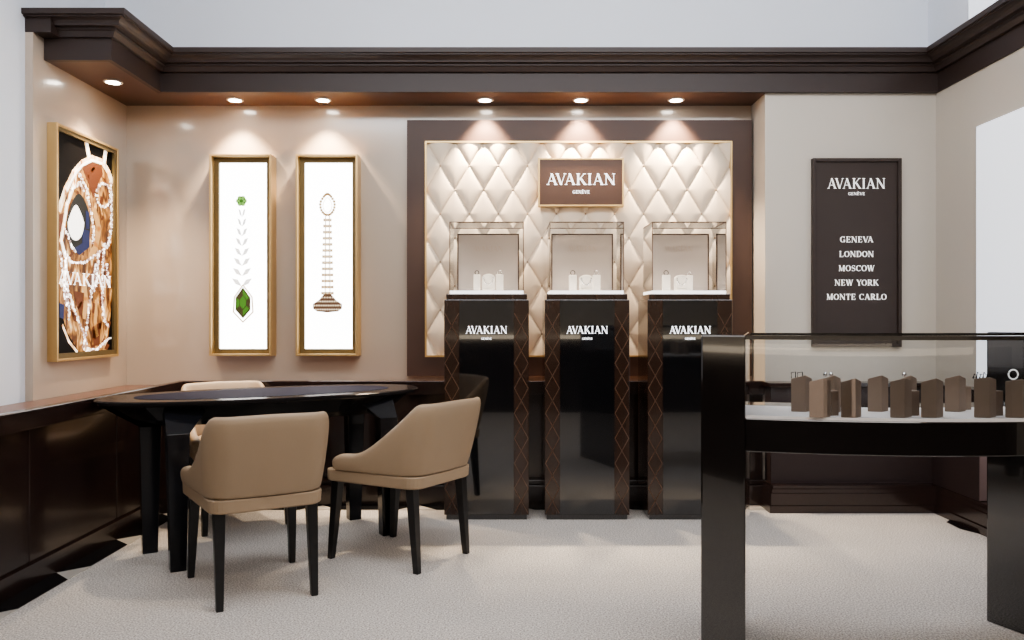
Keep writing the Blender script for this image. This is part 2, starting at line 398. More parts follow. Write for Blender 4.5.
# ------------------------------------------------------------------ recessed downlights
DL = [(-2.466, 4.945, 'recessed downlight above the large jewellery picture on the left wall'),
      (-1.852, 5.349, 'recessed downlight above the green pendant picture'),
      (-1.264, 5.349, 'recessed downlight above the gold tassel picture'),
      (-.18, 5.349, 'recessed downlight over the left end of the quilted panel'),
      (.461, 5.349, 'recessed downlight over the brown sign on the quilted panel'),
      (1.097, 5.349, 'recessed downlight over the right end of the quilted panel')]
for i, (x, y, lab) in enumerate(DL):
    t = thing('downlight', lab, 'light', (x, y, SOF), group='downlights in the soffit')
    mb = MB(); mb.lathe([(.040, .004), (.040, -.004), (.050, -.006), (.056, -.003), (.056, .004)], n=28)
    mb.build('trim_ring', 'lamp_ring', t, smooth=True)
    MB().lathe([(.001, .003), (.040, .003), (.040, -.005), (.001, -.007)], n=28).build('lens', 'lamp_on', t, smooth=True)
    l = bpy.data.lights.new('downlight_lamp', 'SPOT'); l.energy = 230 if i > 2 else 135; l.color = (1, .80, .58)
    l.spot_size = math.radians(86); l.spot_blend = .7; l.shadow_soft_size = .03
    lo = bpy.data.objects.new('downlight_lamp', l); COL.objects.link(lo); lo.location = (x, y - (.0 if i else 0), SOF - .02)
    lo.rotation_euler = (math.radians(3 if i else 0), math.radians(0 if i else -3), 0)

# ------------------------------------------------------------------ pictures
def art_disc(mb, c, r, y, n=8, sy=1.):
    mb.prism([(c[0] + r * math.cos(2 * PI * k / n), c[1] + r * sy * math.sin(2 * PI * k / n)) for k in range(n)], 0, .002, lambda p, z: (p[0], y - z, p[1]))
def poly_y(mb, pts, y, d=.002): mb.prism(pts, 0, d, lambda p, z: (p[0], y - z, p[1]))
def band(mb, pts, w, y, d=.002, closed=False):
    N = len(pts)
    for i in range(N if closed else N - 1):
        a = Vector(pts[i]); b = Vector(pts[(i + 1) % N]); t = (b - a).normalized(); n = Vector((-t.y, t.x)) * w / 2
        poly_y(mb, [a - n - t * w * .2, b - n + t * w * .2, b + n + t * w * .2, a + n - t * w * .2], y, d)

def picture(label, x0):
    w, z0, z1, d = .417, .958, 2.315, .124
    t = thing('framed_picture', label, 'picture', (x0, YB - d, 0), group='narrow gold framed pictures on the back wall')
    fw = .014
    mb = MB()
    for a in ((0, fw, 0, d, z0, z1), (w - fw, w, 0, d, z0, z1), (fw, w - fw, 0, d, z1 - fw, z1), (fw, w - fw, 0, d, z0, z0 + fw)): mb.box(*a)
    mb.build('frame', 'gold', t, bevel=.0015)
    mb = MB(); f2 = .046
    for a in ((fw, f2, .055, d - .02, z0 + fw, z1 - fw), (w - f2, w - fw, .055, d - .02, z0 + fw, z1 - fw), (f2, w - f2, .055, d - .02, z1 - f2, z1 - fw), (f2, w - f2, .055, d - .02, z0 + fw, z0 + f2)): mb.box(*a)
    mb.build('inner_reveal', 'gold_inner', t)
    MB().box(f2 - .01, w - f2 + .01, d - .05, d - .03, z0 + f2 - .01, z1 - f2 + .01).build('backlit_print', 'print_white', t)
    return t, d - .05
def P5(px, py, x0, yp):
    d = YB - .124 + yp; return ((px - 512) * d / F - x0, H + (320 - py) * d / F)
X1 = (209 - 512) * 5.376 / F; X2 = (295.5 - 512) * 5.376 / F
t, yp = picture('left of two narrow gold framed pictures, green pendant on white', X1)
q = lambda a, b: P5(a, b, X1, yp)
mb = MB()
for k in range(6):
    a = 2 * PI * k / 6; c = q(241.5 + 3.2 * math.cos(a), 201 + 3.2 * math.sin(a)); art_disc(mb, c, .017, yp, 7)
mb.build('green_flower', 'print_green2', t)
mb = MB(); art_disc(mb, q(241.5, 201), .012, yp - .002, 8); 
for k in range(6):
    a = 2 * PI * (k + .5) / 6; art_disc(mb, q(241.5 + 3.4 * math.cos(a), 201 + 3.4 * math.sin(a)), .005, yp - .002, 6)
mb.build('flower_facets', 'print_green', t)
mb = MB()
for k in range(8):
    py = 212 + k * 9.5 + k * k * .06; s = 3.2 + k * .85
    for sg in (-1, 1):
        poly_y(mb, [q(242, py + 5), q(242 + sg * s * .7, py + 2.6), q(242 + sg * s * 1.1, py - 3.2), q(242 + sg * s * .45, py - 1.8)][::sg], yp)
mb.build('leaf_chain', 'print_leaf', t)
kite = [(243, 285), (252, 297), (253, 312), (243, 322), (233.5, 312), (234.5, 297)]
mb = MB(); band(mb, [q(*p) for p in kite], .008, yp, closed=True); mb.build('stone_setting', 'print_gold', t)
kite2 = [(243, 287), (250.5, 297.5), (250.5, 310), (243, 318.5), (235.5, 310), (235.5, 297.5)]
mb = MB(); poly_y(mb, [q(*p) for p in kite2], yp); mb.build('green_stone', 'print_dgreen', t)
mb = MB()
cx_, cy_ = 243, 302
for k in range(6):
    a, b = kite2[k], kite2[(k + 1) % 6]
    sh = lambda p, f: (cx_ + (p[0] - cx_) * f, cy_ + (p[1] - cy_) * f)
    if k % 2 == 0: poly_y(mb, [q(*sh(a, .85)), q(*sh(b, .85)), q(*sh(b, .5)), q(*sh(a, .5))], yp - .002)
poly_y(mb, [q(*(cx_ + (p[0] - cx_) * .42, cy_ + (p[1] - cy_) * .42)) for p in kite2], yp - .002)
mb.build('stone_facets', 'print_green', t)

t, yp = picture('right of two narrow gold framed pictures, gold tassel on white', X2)
q = lambda a, b: P5(a, b, X2, yp)
mb = MB()
for k in range(22):
    a = 2 * PI * k / 22
    rx, ry = 7.2, 10.5
    yy = 204.5 + ry * math.sin(a); xx = 327.5 + rx * math.cos(a) * (1 if math.sin(a) > -.2 else 1 - .45 * (-math.sin(a) - .2))
    art_disc(mb, q(xx, yy), .0096, yp, 8)
mb.build('pear_bead_ring', 'print_gold', t)
mb = MB()
band(mb, [q(327.5 + 4.6 * math.cos(2 * PI * k / 20) * (1 if math.sin(2 * PI * k / 20) > 0 else 1 + .35 * math.sin(2 * PI * k / 20)), 205 + 7.4 * math.sin(2 * PI * k / 20)) for k in range(20)], .003, yp, closed=True)
mb.build('pear_outline', 'print_gold', t)
mb = MB(); mg = MB()
for k in range(13):
    py = 220 + k * 6.1; s = 3.6 + k * .18
    band(mb, [q(327.5 - s, py), q(327.5 + s, py)], .018, yp)
    for dx in (-.55, 0, .55): art_disc(mg, q(327.5 + dx * s, py), .006, yp - .002, 6)
band(mb, [q(325.6, 214), q(325.2, 296)], .006, yp); band(mb, [q(329.4, 214), q(330, 296)], .006, yp)
mb.build('bar_chain', 'print_gold', t); mg.build('bar_stones', 'print_beige', t)
mb = MB()
poly_y(mb, [q(*p) for p in [(324, 294), (331, 294), (336, 300), (342, 304), (342, 308.5), (338, 311.5), (327.5, 312.5), (317, 311.5), (313, 308.5), (313, 304), (319, 300)]], yp)
mb.build('tassel_bell', 'print_brown', t)
mb = MB()
for r, (py, x0_, x1_) in enumerate([(297.5, 322, 333), (301.5, 318, 337), (305.5, 314.5, 340.5), (309.5, 316, 339)]):
    n = int((x1_ - x0_) / 2.3)
    for k in range(n + 1): art_disc(mb, q(x0_ + (x1_ - x0_) * k / n, py), .0062, yp - .002, 6)
mb.build('bell_stones', 'print_beige', t)

# big picture on the left wall
XF = -2.593
t = thing('framed_picture', 'large gold framed close-up picture of diamond jewellery on the left wall', 'picture', (XL, 4.559, 0))
y0, y1, z0, z1, fw = 4.559, 5.278, .961, 2.328, .016
th = XF - XL
mb = MB()
W_ = y1 - y0
for a in ((0, th, 0, fw, z0, z1), (0, th, W_ - fw, W_, z0, z1), (0, th, fw, W_ - fw, z1 - fw, z1), (0, th, fw, W_ - fw, z0, z0 + fw)): mb.box(*a)
mb.build('frame', 'gold', t, bevel=.002)
mb = MB(); f2 = .05
for a in ((.0, th - .006, fw, f2 - .02, z0 + fw, z1 - fw), (0, th - .006, W_ - f2, W_ - fw, z0 + fw, z1 - fw), (0, th - .006, f2 - .02, W_ - f2, z1 - .04, z1 - fw), (0, th - .006, f2 - .02, W_ - f2, z0 + fw, z0 + .045)): mb.box(*a)
mb.build('inner_reveal', 'gold_inner', t)
MB().box(0, th - .022, f2 - .03, W_ - f2 + .01, z0 + .03, z1 - .03).build('backing_print', 'art_black', t)
XA = th - .022
def A1(X, Y, base=115):
    px = 40 + X / 4.922; py = base + Y / 4.922
    d = (-(XL + XA)) * F / (512 - px)
    u = min(max(d - y0, f2 - .018), W_ - f2 - .002); z = H + (320 - py) * d / F
    return (u, min(max(z, z0 + .047), z1 - .042))
A2 = lambda X, Y: A1(X, Y, 240)
lvl = [0]
def ap(mb, pts, k): mb.prism(pts, 0, .0012, lambda p, z: (XA + k * .0013 + z, p[0], p[1]))
def aband(mb, pts, w, k):
    for i in range(len(pts) - 1):
        a = Vector(pts[i]); b = Vector(pts[i + 1]); tt = (b - a)
        if tt.length < 1e-5: continue
        tt.normalize(); n = Vector((-tt.y, tt.x)) * w / 2
        ap(mb, [a - n - tt * w * .25, b - n + tt * w * .25, b + n + tt * w * .25, a + n - tt * w * .25], k)
def resample(pts, step):
    out = []
    for i in range(len(pts) - 1):
        a, b = Vector(pts[i]), Vector(pts[i + 1]); n = max(1, int((b - a).length / step))
        out += [a + (b - a) * k / n for k in range(n)]
    return out
def beads(mb, pts, r, k, rows=2, alt=None):
    for p in resample(pts, r * 1.7):
        for j in range(rows):
            c = (p.x + random.uniform(-r, r) * .9 + (j - (rows - 1) / 2) * r * 1.8, p.y + random.uniform(-r, r) * .5)
            rr = r * random.uniform(.6, 1.15)
            ap((alt if alt and random.random() < .42 else mb), [(c[0] + rr * math.cos(2 * PI * i / 7), c[1] + rr * math.sin(2 * PI * i / 7)) for i in range(7)], k)
mb = MB()
ap(mb, [A1(*p) for p in [(88, 480), (140, 335), (200, 240), (258, 208), (320, 240), (356, 320), (360, 640)]] + [A2(*p) for p in [(356, 300), (330, 560), (190, 560), (130, 450), (95, 300), (88, 0)]], 0)
mb.build('amber_ground', 'art_gold', t)
mb = MB()
ap(mb, [A1(*p) for p in [(208, 262), (250, 232), (300, 250), (308, 290), (285, 335), (262, 410), (238, 340)]], 1)
ap(mb, [A1(*p) for p in [(90, 490), (118, 480), (112, 590), (92, 600)]], 1)
ap(mb, [A2(*p) for p in [(165, 250), (215, 260), (205, 390), (180, 330)]], 1)
ap(mb, [A2(*p) for p in [(255, 430), (300, 400), (290, 520), (262, 520)]], 1)
for _ in range(46):
    X, Y = random.uniform(100, 340), random.uniform(-380, 520)
    if Y < -120 and (X < 150 or X > 345 - abs(Y) * .05): continue
    w_, h_, sk = random.uniform(5, 16), random.uniform(18, 60), random.uniform(-18, 18)
    ap(mb, [A2(X, Y), A2(X + w_, Y + 6), A2(X + w_ + sk, Y + h_), A2(X + sk, Y + h_ - 5)], 1)
mb.build('russet_patches', 'art_brown', t)
mb = MB()
aband(mb, [A1(*p) for p in [(265, 470), (290, 560), (275, 640)]] + [A2(*p) for p in [(250, 80)]], .05, 1)
aband(mb, [A2(*p) for p in [(215, 180), (225, 290), (215, 380)]], .04, 1)
aband(mb, [A1(*p) for p in [(100, 430), (140, 350), (150, 400), (125, 450)]], .03, 1)
aband(mb, [A2(*p) for p in [(275, 300), (270, 420), (280, 470)]], .03, 1)
mb.build('amber_gleams', 'art_amber', t)
mb = MB()
aband(mb, [A1(*p) for p in [(92, 465), (125, 365), (165, 285), (205, 238), (255, 214), (305, 232), (335, 280), (352, 330)]], .04, 2)
aband(mb, [A1(*p) for p in [(226, 140), (240, 210)]], .040, 2); aband(mb, [A1(*p) for p in [(320, 182), (312, 240)]], .040, 2)
aband(mb, [A1(*p) for p in [(175, 265), (165, 340), (130, 440), (115, 540), (100, 620)]], .03, 2)
aband(mb, [A2(*p) for p in [(100, 0), (125, 90), (125, 180), (100, 220)]], .030, 2)
aband(mb, [A2(*p) for p in [(108, 420), (140, 500), (180, 553)]], .016, 2)
mb.build('gold_bands', 'art_cream', t)
mb = MB()
aband(mb, [A1(*p) for p in [(130, 372), (168, 292), (207, 245), (255, 222), (300, 238)]], .014, 3)
aband(mb, [A1(*p) for p in [(228, 145), (238, 205)]], .026, 3); aband(mb, [A1(*p) for p in [(319, 187), (313, 236)]], .026, 3)
aband(mb, [A1(*p) for p in [(162, 345), (130, 440), (115, 540), (100, 620)]], .010, 3)
aband(mb, [A2(*p) for p in [(103, 10), (125, 90), (122, 170)]], .018, 3)
mb.build('band_highlights', 'art_white', t)
mb = MB()
el = lambda cx, cy, rx, ry, n=20, drop=0: [(cx + rx * math.cos(2 * PI * i / n) * (1 - drop * max(0, -math.sin(2 * PI * i / n))), cy + ry * math.sin(2 * PI * i / n)) for i in range(n)]
ap(mb, [A1(*p) for p in el(188, 525, 60, 138, drop=.35)], 2)
mb.build('sapphire_shadow', 'art_dark', t)
mb = MB(); ap(mb, [A1(*p) for p in [(205, 560), (240, 570), (240, 650), (190, 690), (160, 660), (205, 630)]], 3)
ap(mb, [A1(*p) for p in [(222, 470), (238, 480), (238, 560), (224, 560)]], 3); ap(mb, [A2(*p) for p in [(92, 310), (115, 320), (112, 390), (92, 380)]], 3)
mb.build('sapphire', 'art_blue', t)
mb = MB(); ap(mb, [A1(*p) for p in el(172, 530, 40, 88, drop=.5)], 4); mb.build('white_drop', 'art_white', t)
mb = MB(); mr = MB()
for s_ in ([A1(*p) for p in [(190, 290), (225, 360), (240, 440), (252, 500), (262, 570), (255, 640)]], [A1(*p) for p in [(150, 370), (190, 330), (215, 380)]], [A1(*p) for p in [(120, 560), (150, 640), (175, 680)]],
           [A1(*p) for p in el(310, 395, 34, 58)] + [A1(344, 395)],
           [A1(*p) for p in [(345, 330), (350, 420), (348, 560), (330, 640)]]): beads(mb, s_, .0072, 3, 2, mr)
for s_ in ([A2(*p) for p in [(95, 60), (112, 150), (118, 260), (130, 330)]], [A2(*p) for p in [(285, 60), (280, 160), (262, 260)]], [A2(*p) for p in [(120, 60), (150, 110), (215, 112), (260, 80), (320, 40), (345, 0)]],
           [A2(*p) for p in [(120, 100), (130, 240), (165, 340), (205, 440), (235, 540)]],
           [A2(*p) for p in [(110, 200), (135, 300), (140, 400)]],
           [A2(*p) for p in [(272, 120), (255, 220), (240, 320), (225, 440), (208, 545)]],
           [A2(*p) for p in [(315, 20), (305, 150), (303, 300), (312, 390), (335, 430)]],
           [A2(*p) for p in [(325, 120), (335, 220)]],
           [A2(*p) for p in [(225, 545), (280, 535), (345, 478)]]): beads(mb, s_, .0072, 3, 2, mr)
mr.build('rose_diamonds', 'art_rose', t)
mb.build('diamond_strands', 'art_white', t)
mb = MB()
ca, cb = A2(60, 225), A2(345, 225)
text_mb(mb, 'AVAKIAN', (XA + .008, (ca[0] + cb[0]) / 2, (ca[1] + cb[1]) / 2), (0, 1, 0), (0, 0, 1), .075, width=cb[0] - ca[0] - .01, depth=.002, bold=.9)
mb.build('lettering', 'art_white', t)

# ------------------------------------------------------------------ quilted panel
YP = 5.44
t = thing('quilted_wall_panel', 'cream diamond-quilted wall panel in a wide dark brown frame', 'wall panel', (0, YP, 0))
xo0, xo1, zo0, zo1 = -.714, 1.632, .819, 2.56
xi0, xi1, zi0, zi1 = -.592, 1.497, .948, 2.417
dY = YB - YP
mb = MB()
for a in ((xo0, xi0, 0, dY, zo0, zo1), (xi1, xo1, 0, dY, zo0, zo1), (xi0, xi1, 0, dY, zi1, zo1), (xi0, xi1, 0, dY, zo0, zi0)): mb.box(*a)
mb.build('frame', 'panel_brown', t)
mb = MB(); g = .012
for a in ((xi0, xi0 + g, -.004, dY, zi0, zi1), (xi1 - g, xi1, -.004, dY, zi0, zi1), (xi0 + g, xi1 - g, -.004, dY, zi1 - g, zi1), (xi0 + g, xi1 - g, -.004, dY, zi0, zi0 + g)): mb.box(*a)
mb.build('gold_edge', 'gold', t)
NX, NZ = 420, 300
PX, PZ = .0290 / .145 * .1982 * 1.0, .3282
PX = .1982; x_a = (440.3 - 512) * 5.46 / F; z_a = H + (320 - 165.7) * 5.46 / F
def quilt_h(x, z):
    a = (x - x_a) / PX; b = (z - z_a) / PZ
    u, v = a + b, a - b
    su, sv = abs(math.sin(PI * u)), abs(math.sin(PI * v))
    h = .55 * (su * sv) ** .30 + .45 * min(su, sv) ** .25
    return h
vs = []; fs = []
for j in range(NZ + 1):
    for i in range(NX + 1):
        x = xi0 + g + (xi1 - xi0 - 2 * g) * i / NX; z = zi0 + g + (zi1 - zi0 - 2 * g) * j / NZ
        vs.append((x, dY - .028 - .034 * quilt_h(x, z), z))
for j in range(NZ):
    for i in range(NX):
        k = j * (NX + 1) + i; fs.append((k, k + 1, k + NX + 2, k + NX + 1))
MB().add(vs, fs).build('quilted_padding', 'quilt', t, smooth=True)
mb = MB()
ka = int((xi0 - x_a) / PX * 2) - 2
for i in range(-6, 26):
    for j in range(-14, 8):
        if (i + j) % 2: continue
        x = x_a + i * PX / 2; z = z_a + j * PZ / 2
        if xi0 + .03 < x < xi1 - .03 and zi0 + .03 < z < zi1 - .03: mb.ball((x, dY - .038, z), .007, 8, 5)
mb.build('tufting_buttons', 'leather', t, smooth=True)

# sign on the quilted panel
YSG = 5.385
sx0, sx1, sz0, sz1 = (538 - 512) * YSG / F, (624 - 512) * YSG / F, H + (320 - 206.5) * YSG / F, H + (320 - 158) * YSG / F
t = thing('shop_sign', 'small brown sign with gold frame and white lettering on the quilted panel', 'sign', ((sx0 + sx1) / 2, YSG, 0))
w2 = (sx1 - sx0) / 2; fw = .012
mb = MB()
for a in ((-w2, -w2 + fw, -.006, .05, sz0, sz1), (w2 - fw, w2, -.006, .05, sz0, sz1), (-w2 + fw, w2 - fw, -.006, .05, sz1 - fw, sz1), (-w2 + fw, w2 - fw, -.006, .05, sz0, sz0 + fw)): mb.box(*a)
mb.build('frame', 'gold', t, bevel=.002)
MB().box(-w2 + fw, w2 - fw, 0, .05, sz0 + fw, sz1 - fw).build('panel', 'sign_brown', t)
zc = lambda y: H + (320 - y) * YSG / F
mb = MB(); text_mb(mb, 'AVAKIAN', (0, -.012, zc(185.2)), XR, ZU, .076, width=.462, depth=.006, bold=1.1); 
mb.build('lettering', 'white_letter', t)
mb = MB(); text_mb(mb, 'GENÈVE', (0, -.010, zc(193.8)), XR, ZU, .021, width=.115, depth=.005, bold=1.35)
mb.build('small_lettering', 'white_letter', t)

# sign board on the right
YR = 5.165
rx0, rx1, rz0, rz1 = (813 - 512) * YR / F, (902 - 512) * YR / F, H + (320 - 347) * YR / F, H + (320 - 158) * YR / F
t = thing('sign_board', 'tall dark brown sign board listing five cities in white letters', 'sign', ((rx0 + rx1) / 2, YR, 0))
w2 = (rx1 - rx0) / 2; fw = .022
mb = MB()
for a in ((-w2, -w2 + fw, 0, .035, rz0, rz1), (w2 - fw, w2, 0, .035, rz0, rz1), (-w2 + fw, w2 - fw, 0, .035, rz1 - fw, rz1), (-w2 + fw, w2 - fw, 0, .035, rz0, rz0 + fw)): mb.box(*a)
mb.build('frame', 'board_brown', t, bevel=.002)
YI = .016
MB().box(-w2 + fw, w2 - fw, YI, .035, rz0 + fw, rz1 - fw).build('panel', 'board_brown', t)
zc = lambda y: H + (320 - y) * (YR + YI) / F
mb = MB(); text_mb(mb, 'AVAKIAN', (0, YI, zc(188.6)), XR, ZU, .067, width=.375, depth=.003)
text_mb(mb, 'GENÈVE', (0, YI, zc(195.2)), XR, ZU, .019, width=.108, depth=.003, bold=1.2)
mb.build('lettering', 'pale_letter', t)
mb = MB()
for s_, y_, w_ in (('GENEVA', 242.4, 33), ('LONDON', 257, 34.5), ('MOSCOW', 271.2, 36), ('NEW YORK', 285.6, 44), ('MONTE CARLO', 299.8, 60)):
    text_mb(mb, s_, (0, YI, zc(y_)), XR, ZU, .0385, width=w_ * .00648, depth=.003, bold=1.15)
mb.build('city_names', 'pale_letter', t)

# ------------------------------------------------------------------ pedestal showcases
PF, PBK = 4.80, 5.165
def pane(mb, *a): mb.add(a, [(0, 1, 2, 3)])
def make_pedestal(x, label):
    t = thing('pedestal_showcase', label, 'showcase', (x, PF, 0), group='pedestal showcases before the quilted panel')
    D = PBK - PF; hw = .254
    MB().box(-hw + .012, hw - .012, .012, D, 0, .03).build('plinth', 'counter_black', t)
    MB().box(-hw, hw, 0, D, .03, 1.322).build('body', 'brown_gloss', t, bevel=.003)
    MB().box(-.243, .243, .008, D - .004, 1.322, 1.357).build('cap', 'brown_gloss', t, bevel=.003)
    MB().box(-.163, .163, -.004, .01, .034, 1.318).build('front_panel', 'black_gloss', t)
    for sg in (-1, 1):
        mb = MB(); xa, xb = sg * .167, sg * .25
        xa, xb = min(xa, xb), max(xa, xb); pz = .150; z = .04; rr = .0024
        def bar(p, q2):
            p = Vector(p); q2 = Vector(q2); d = (q2 - p).normalized(); n = Vector((-d.y, d.x)) * rr
            mb.prism([tuple(p - n), tuple(q2 - n), tuple(q2 + n), tuple(p + n)], 0, .0018, lambda r, zz: (r[0], -zz, r[1]))
        while z + pz / 2 < 1.31:
            zt = min(z + pz, 1.315); f = (zt - z) / pz
            bar((xa, z), (xa + (xb - xa) * f, zt)); bar((xb, z), (xb - (xb - xa) * f, zt)); z += pz
        mb.build('lattice_inlay', 'copper', t)
    zc = lambda y: H + (320 - y) * PF / F
    mb = MB(); text_mb(mb, 'AVAKIAN', (.0, -.005, zc(333.6)), XR, ZU, .045, width=.249, depth=.004, bold=1.1); mb.build('lettering', 'white_letter', t)
    mb = MB(); text_mb(mb, 'GENÈVE', (.0, -.005, zc(339.6)), XR, ZU, .012, width=.062, depth=.004, bold=1.4); mb.build('small_lettering', 'white_letter', t)
    # glass case
    y0, y1, z0, z1, gw = .02, D - .012, 1.357, 1.79, .222
    c = MB().box(-gw, gw, y0, y1, z0, z0 + .020).build('glass_case', 'case_base', t)
    mb = MB(); zb = z0 + .020
    pane(mb, (-gw, y0, zb), (gw, y0, zb), (gw, y0, z1), (-gw, y0, z1)); pane(mb, (-gw, y0, zb), (-gw, y1, zb), (-gw, y1, z1), (-gw, y0, z1))
    pane(mb, (gw, y0, zb), (gw, y1, zb), (gw, y1, z1), (gw, y0, z1)); pane(mb, (-gw, y0, z1), (gw, y0, z1), (gw, y1, z1), (-gw, y1, z1))
    pane(mb, (-gw, y1 + .008, zb), (gw, y1 + .008, zb), (gw, y1 + .008, z1), (-gw, y1 + .008, z1))
    mb.build('glass_panes', 'glass', c)
    mb = MB(); e = .0022
    for xx in (-gw, gw):
        mb.box(xx - e, xx + e, y0 - e, y0 + e, zb, z1); mb.box(xx - e, xx + e, y0, y1, z1 - e, z1 + e)
    mb.box(-gw, gw, y0 - e, y0 + e, z1 - e, z1 + e); mb.box(-gw, gw, y1 - e, y1 + e, z1 - e, z1 + e)
    mb.build('glass_edges', 'copper', c)
    pw, pz0, pz1 = .199, zb + .004, 1.755
    MB().box(-pw, pw, y1 - .006, y1, pz0, pz1).build('back_panel', 'case_back', c)
    mb = MB(); b_ = .008
    for a in ((-pw, -pw + b_, pz0, pz1), (pw - b_, pw, pz0, pz1), (-pw, pw, pz1 - b_, pz1)): mb.box(a[0], a[1], y1 - .009, y1 - .004, a[2], a[3])
    mb.build('panel_edging', 'panel_brown', c)
    mb = MB(); text_mb(mb, 'AVAKIAN', (0, y1 - .0065, 1.64), XR, ZU, .035, width=.19, depth=.002); mb.build('etched_lettering', 'ghost_letter', c)
    return t
PEDX = [-.153, .451, 1.068]
make_pedestal(PEDX[0], 'leftmost of the three lattice-sided pedestal showcases, behind the tan chair')
make_pedestal(PEDX[1], 'middle of the three lattice-sided pedestal showcases, below the brown sign')
make_pedestal(PEDX[2], 'rightmost of the three lattice-sided pedestal showcases, beside the glass counter')
names = ['left', 'middle', 'right']
for i, x in enumerate(PEDX):
    zb = 1.377; y = 4.975
    cxp = 512 + x * F / y
    blocks = [[(476.5, 6.5, 272.5, 'side'), (488.5, 12.5, 274, 'mid'), (499.5, 7.5, 272.5, 'side')],
              [(573.5, 7.5, 273, 'side'), (586, 13, 275, 'mid'), (597.5, 7.5, 273, 'side')],
              [(668, 7.5, 273, 'side'), (681, 13, 275, 'mid'), (691.5, 6, 273.5, 'side')]][i]
    for k, (px, w, yt, kind) in enumerate(blocks):
        xx = (px - 512) * y / F; ww = w * y / F / 2; hh = max(.08, (H + (320 - yt) * y / F) - zb)
        pos = ['left', 'centre', 'right'][k]
        t = thing('jewellery_stand', f'ivory {"arched" if kind == "mid" else "slim"} jewellery stand at the {pos} inside the {names[i]} pedestal case',
                  'jewellery stand', (xx, y + (0 if kind == 'mid' else .06), zb), group='ivory stands in the pedestal cases')
        if kind == 'mid':
            prof_ = [(-ww, 0), (ww, 0), (ww, hh * .78)] + [(ww * math.cos(PI * q_ / 10), hh * .78 + hh * .22 * math.sin(PI * q_ / 10)) for q_ in range(1, 10)] + [(-ww, hh * .78)]
            MB().prism(prof_, -.02, .02, lambda p, z: (p[0], z, p[1])).build('bust', 'white_fab', t, bevel=.004)
            MB().tube([(ww * .75 * math.cos(PI * q_ / 12), -.022, hh * .80 - hh * .42 * math.sin(PI * q_ / 12)) for q_ in range(13)], .004, 6).build('necklace', 'silver', t, smooth=True)
            MB().box(-ww * .9, ww * .9, -.035, .03, 0, .016).build('base', 'white_fab', t, bevel=.003)
        else:
            MB().prism([(-ww, -.02), (ww, -.02), (ww, .02), (-ww, .02)], 0, hh * .92).build('block', 'white_fab', t, bevel=.003)
            tb = MB().tube([(ww * .6 * math.cos(2 * PI * q_ / 14), -.0, hh * .92 + ww * .6 + ww * .6 * math.sin(2 * PI * q_ / 14)) for q_ in range(14)], .0025, 5, closed=True)
            tb.build('jewel', 'silver' if k else 'darkjewel', t, smooth=True)

# ------------------------------------------------------------------ curved glass counter
CX, CY = 1.351, 4.459
def arcp(r, deg): a = math.radians(deg); return (CX + r * math.sin(a), CY - r * math.cos(a))
TA, TB, TL, TR = -17.6, 23.0, -21.4, 27.2
def arc_band(mb, r0, r1, a0, a1, z0, z1, n=40):
    rings = []
    for i in range(n + 1):
        a = a0 + (a1 - a0) * i / n; p, q2 = arcp(r0, a), arcp(r1, a)
        rings.append([(p[0], p[1], z0), (q2[0], q2[1], z0), (q2[0], q2[1], z1), (p[0], p[1], z1)])
    return mb.loft(rings)
RO, RI = 2.056, 1.52
ctr = thing('glass_counter', 'curved black lacquer jewellery counter with a glass top and slab legs', 'counter', (CX, CY, 0))
sh = lambda mb: [setattr(mb, 'v', [(v[0] - CX, v[1] - CY, v[2]) for v in mb.v]), mb][1]
for a0, a1 in ((TL, TA), (TB, TR)):
    mb = MB(); arc_band(mb, 1.38, RO + .004, a0, a1, 0, 1.153, 6); sh(mb).build('leg', 'counter_black', ctr, bevel=.006)
mb = MB(); arc_band(mb, RI, RO, TA, TB, .789, .893); sh(mb).build('apron', 'counter_black', ctr, bevel=.003)
mb = MB(); arc_band(mb, 1.74, RO - .004, TA, TB, .893, .902); sh(mb).build('display_pad', 'pad', ctr)
mb = MB()
arc_band(mb, RO - .022, RO, TA, TB, 1.139, 1.152); arc_band(mb, RI, RI + .02, TA, TB, 1.139, 1.152)
for a in (TA, TB): arc_band(mb, RI, RO, a - .01 if a > 0 else a, a if a > 0 else a + .3, 1.139, 1.152, 2)
sh(mb).build('top_rim', 'counter_black', ctr)
mb = MB()
n = 40
for r in (RO - .008, RI + .008):
    pts = [arcp(r, TA + (TB - TA) * i / n) for i in range(n + 1)]
    mb.add([(p[0], p[1], z) for z in (.895, 1.139) for p in pts], [(i, i + 1, n + 2 + i, n + 1 + i) for i in range(n)])
sh(mb).build('glass_front', 'glass', ctr, smooth=True)
mb = MB()
pa = [arcp(RO - .01, TA + (TB - TA) * i / n) for i in range(n + 1)]; pb = [arcp(RI + .01, TA + (TB - TA) * i / n) for i in range(n + 1)]
mb.add([(p[0], p[1], 1.147) for p in pa + pb], [(i, i + 1, n + 2 + i, n + 1 + i) for i in range(n)])
sh(mb).build('glass_top', 'glass', ctr)

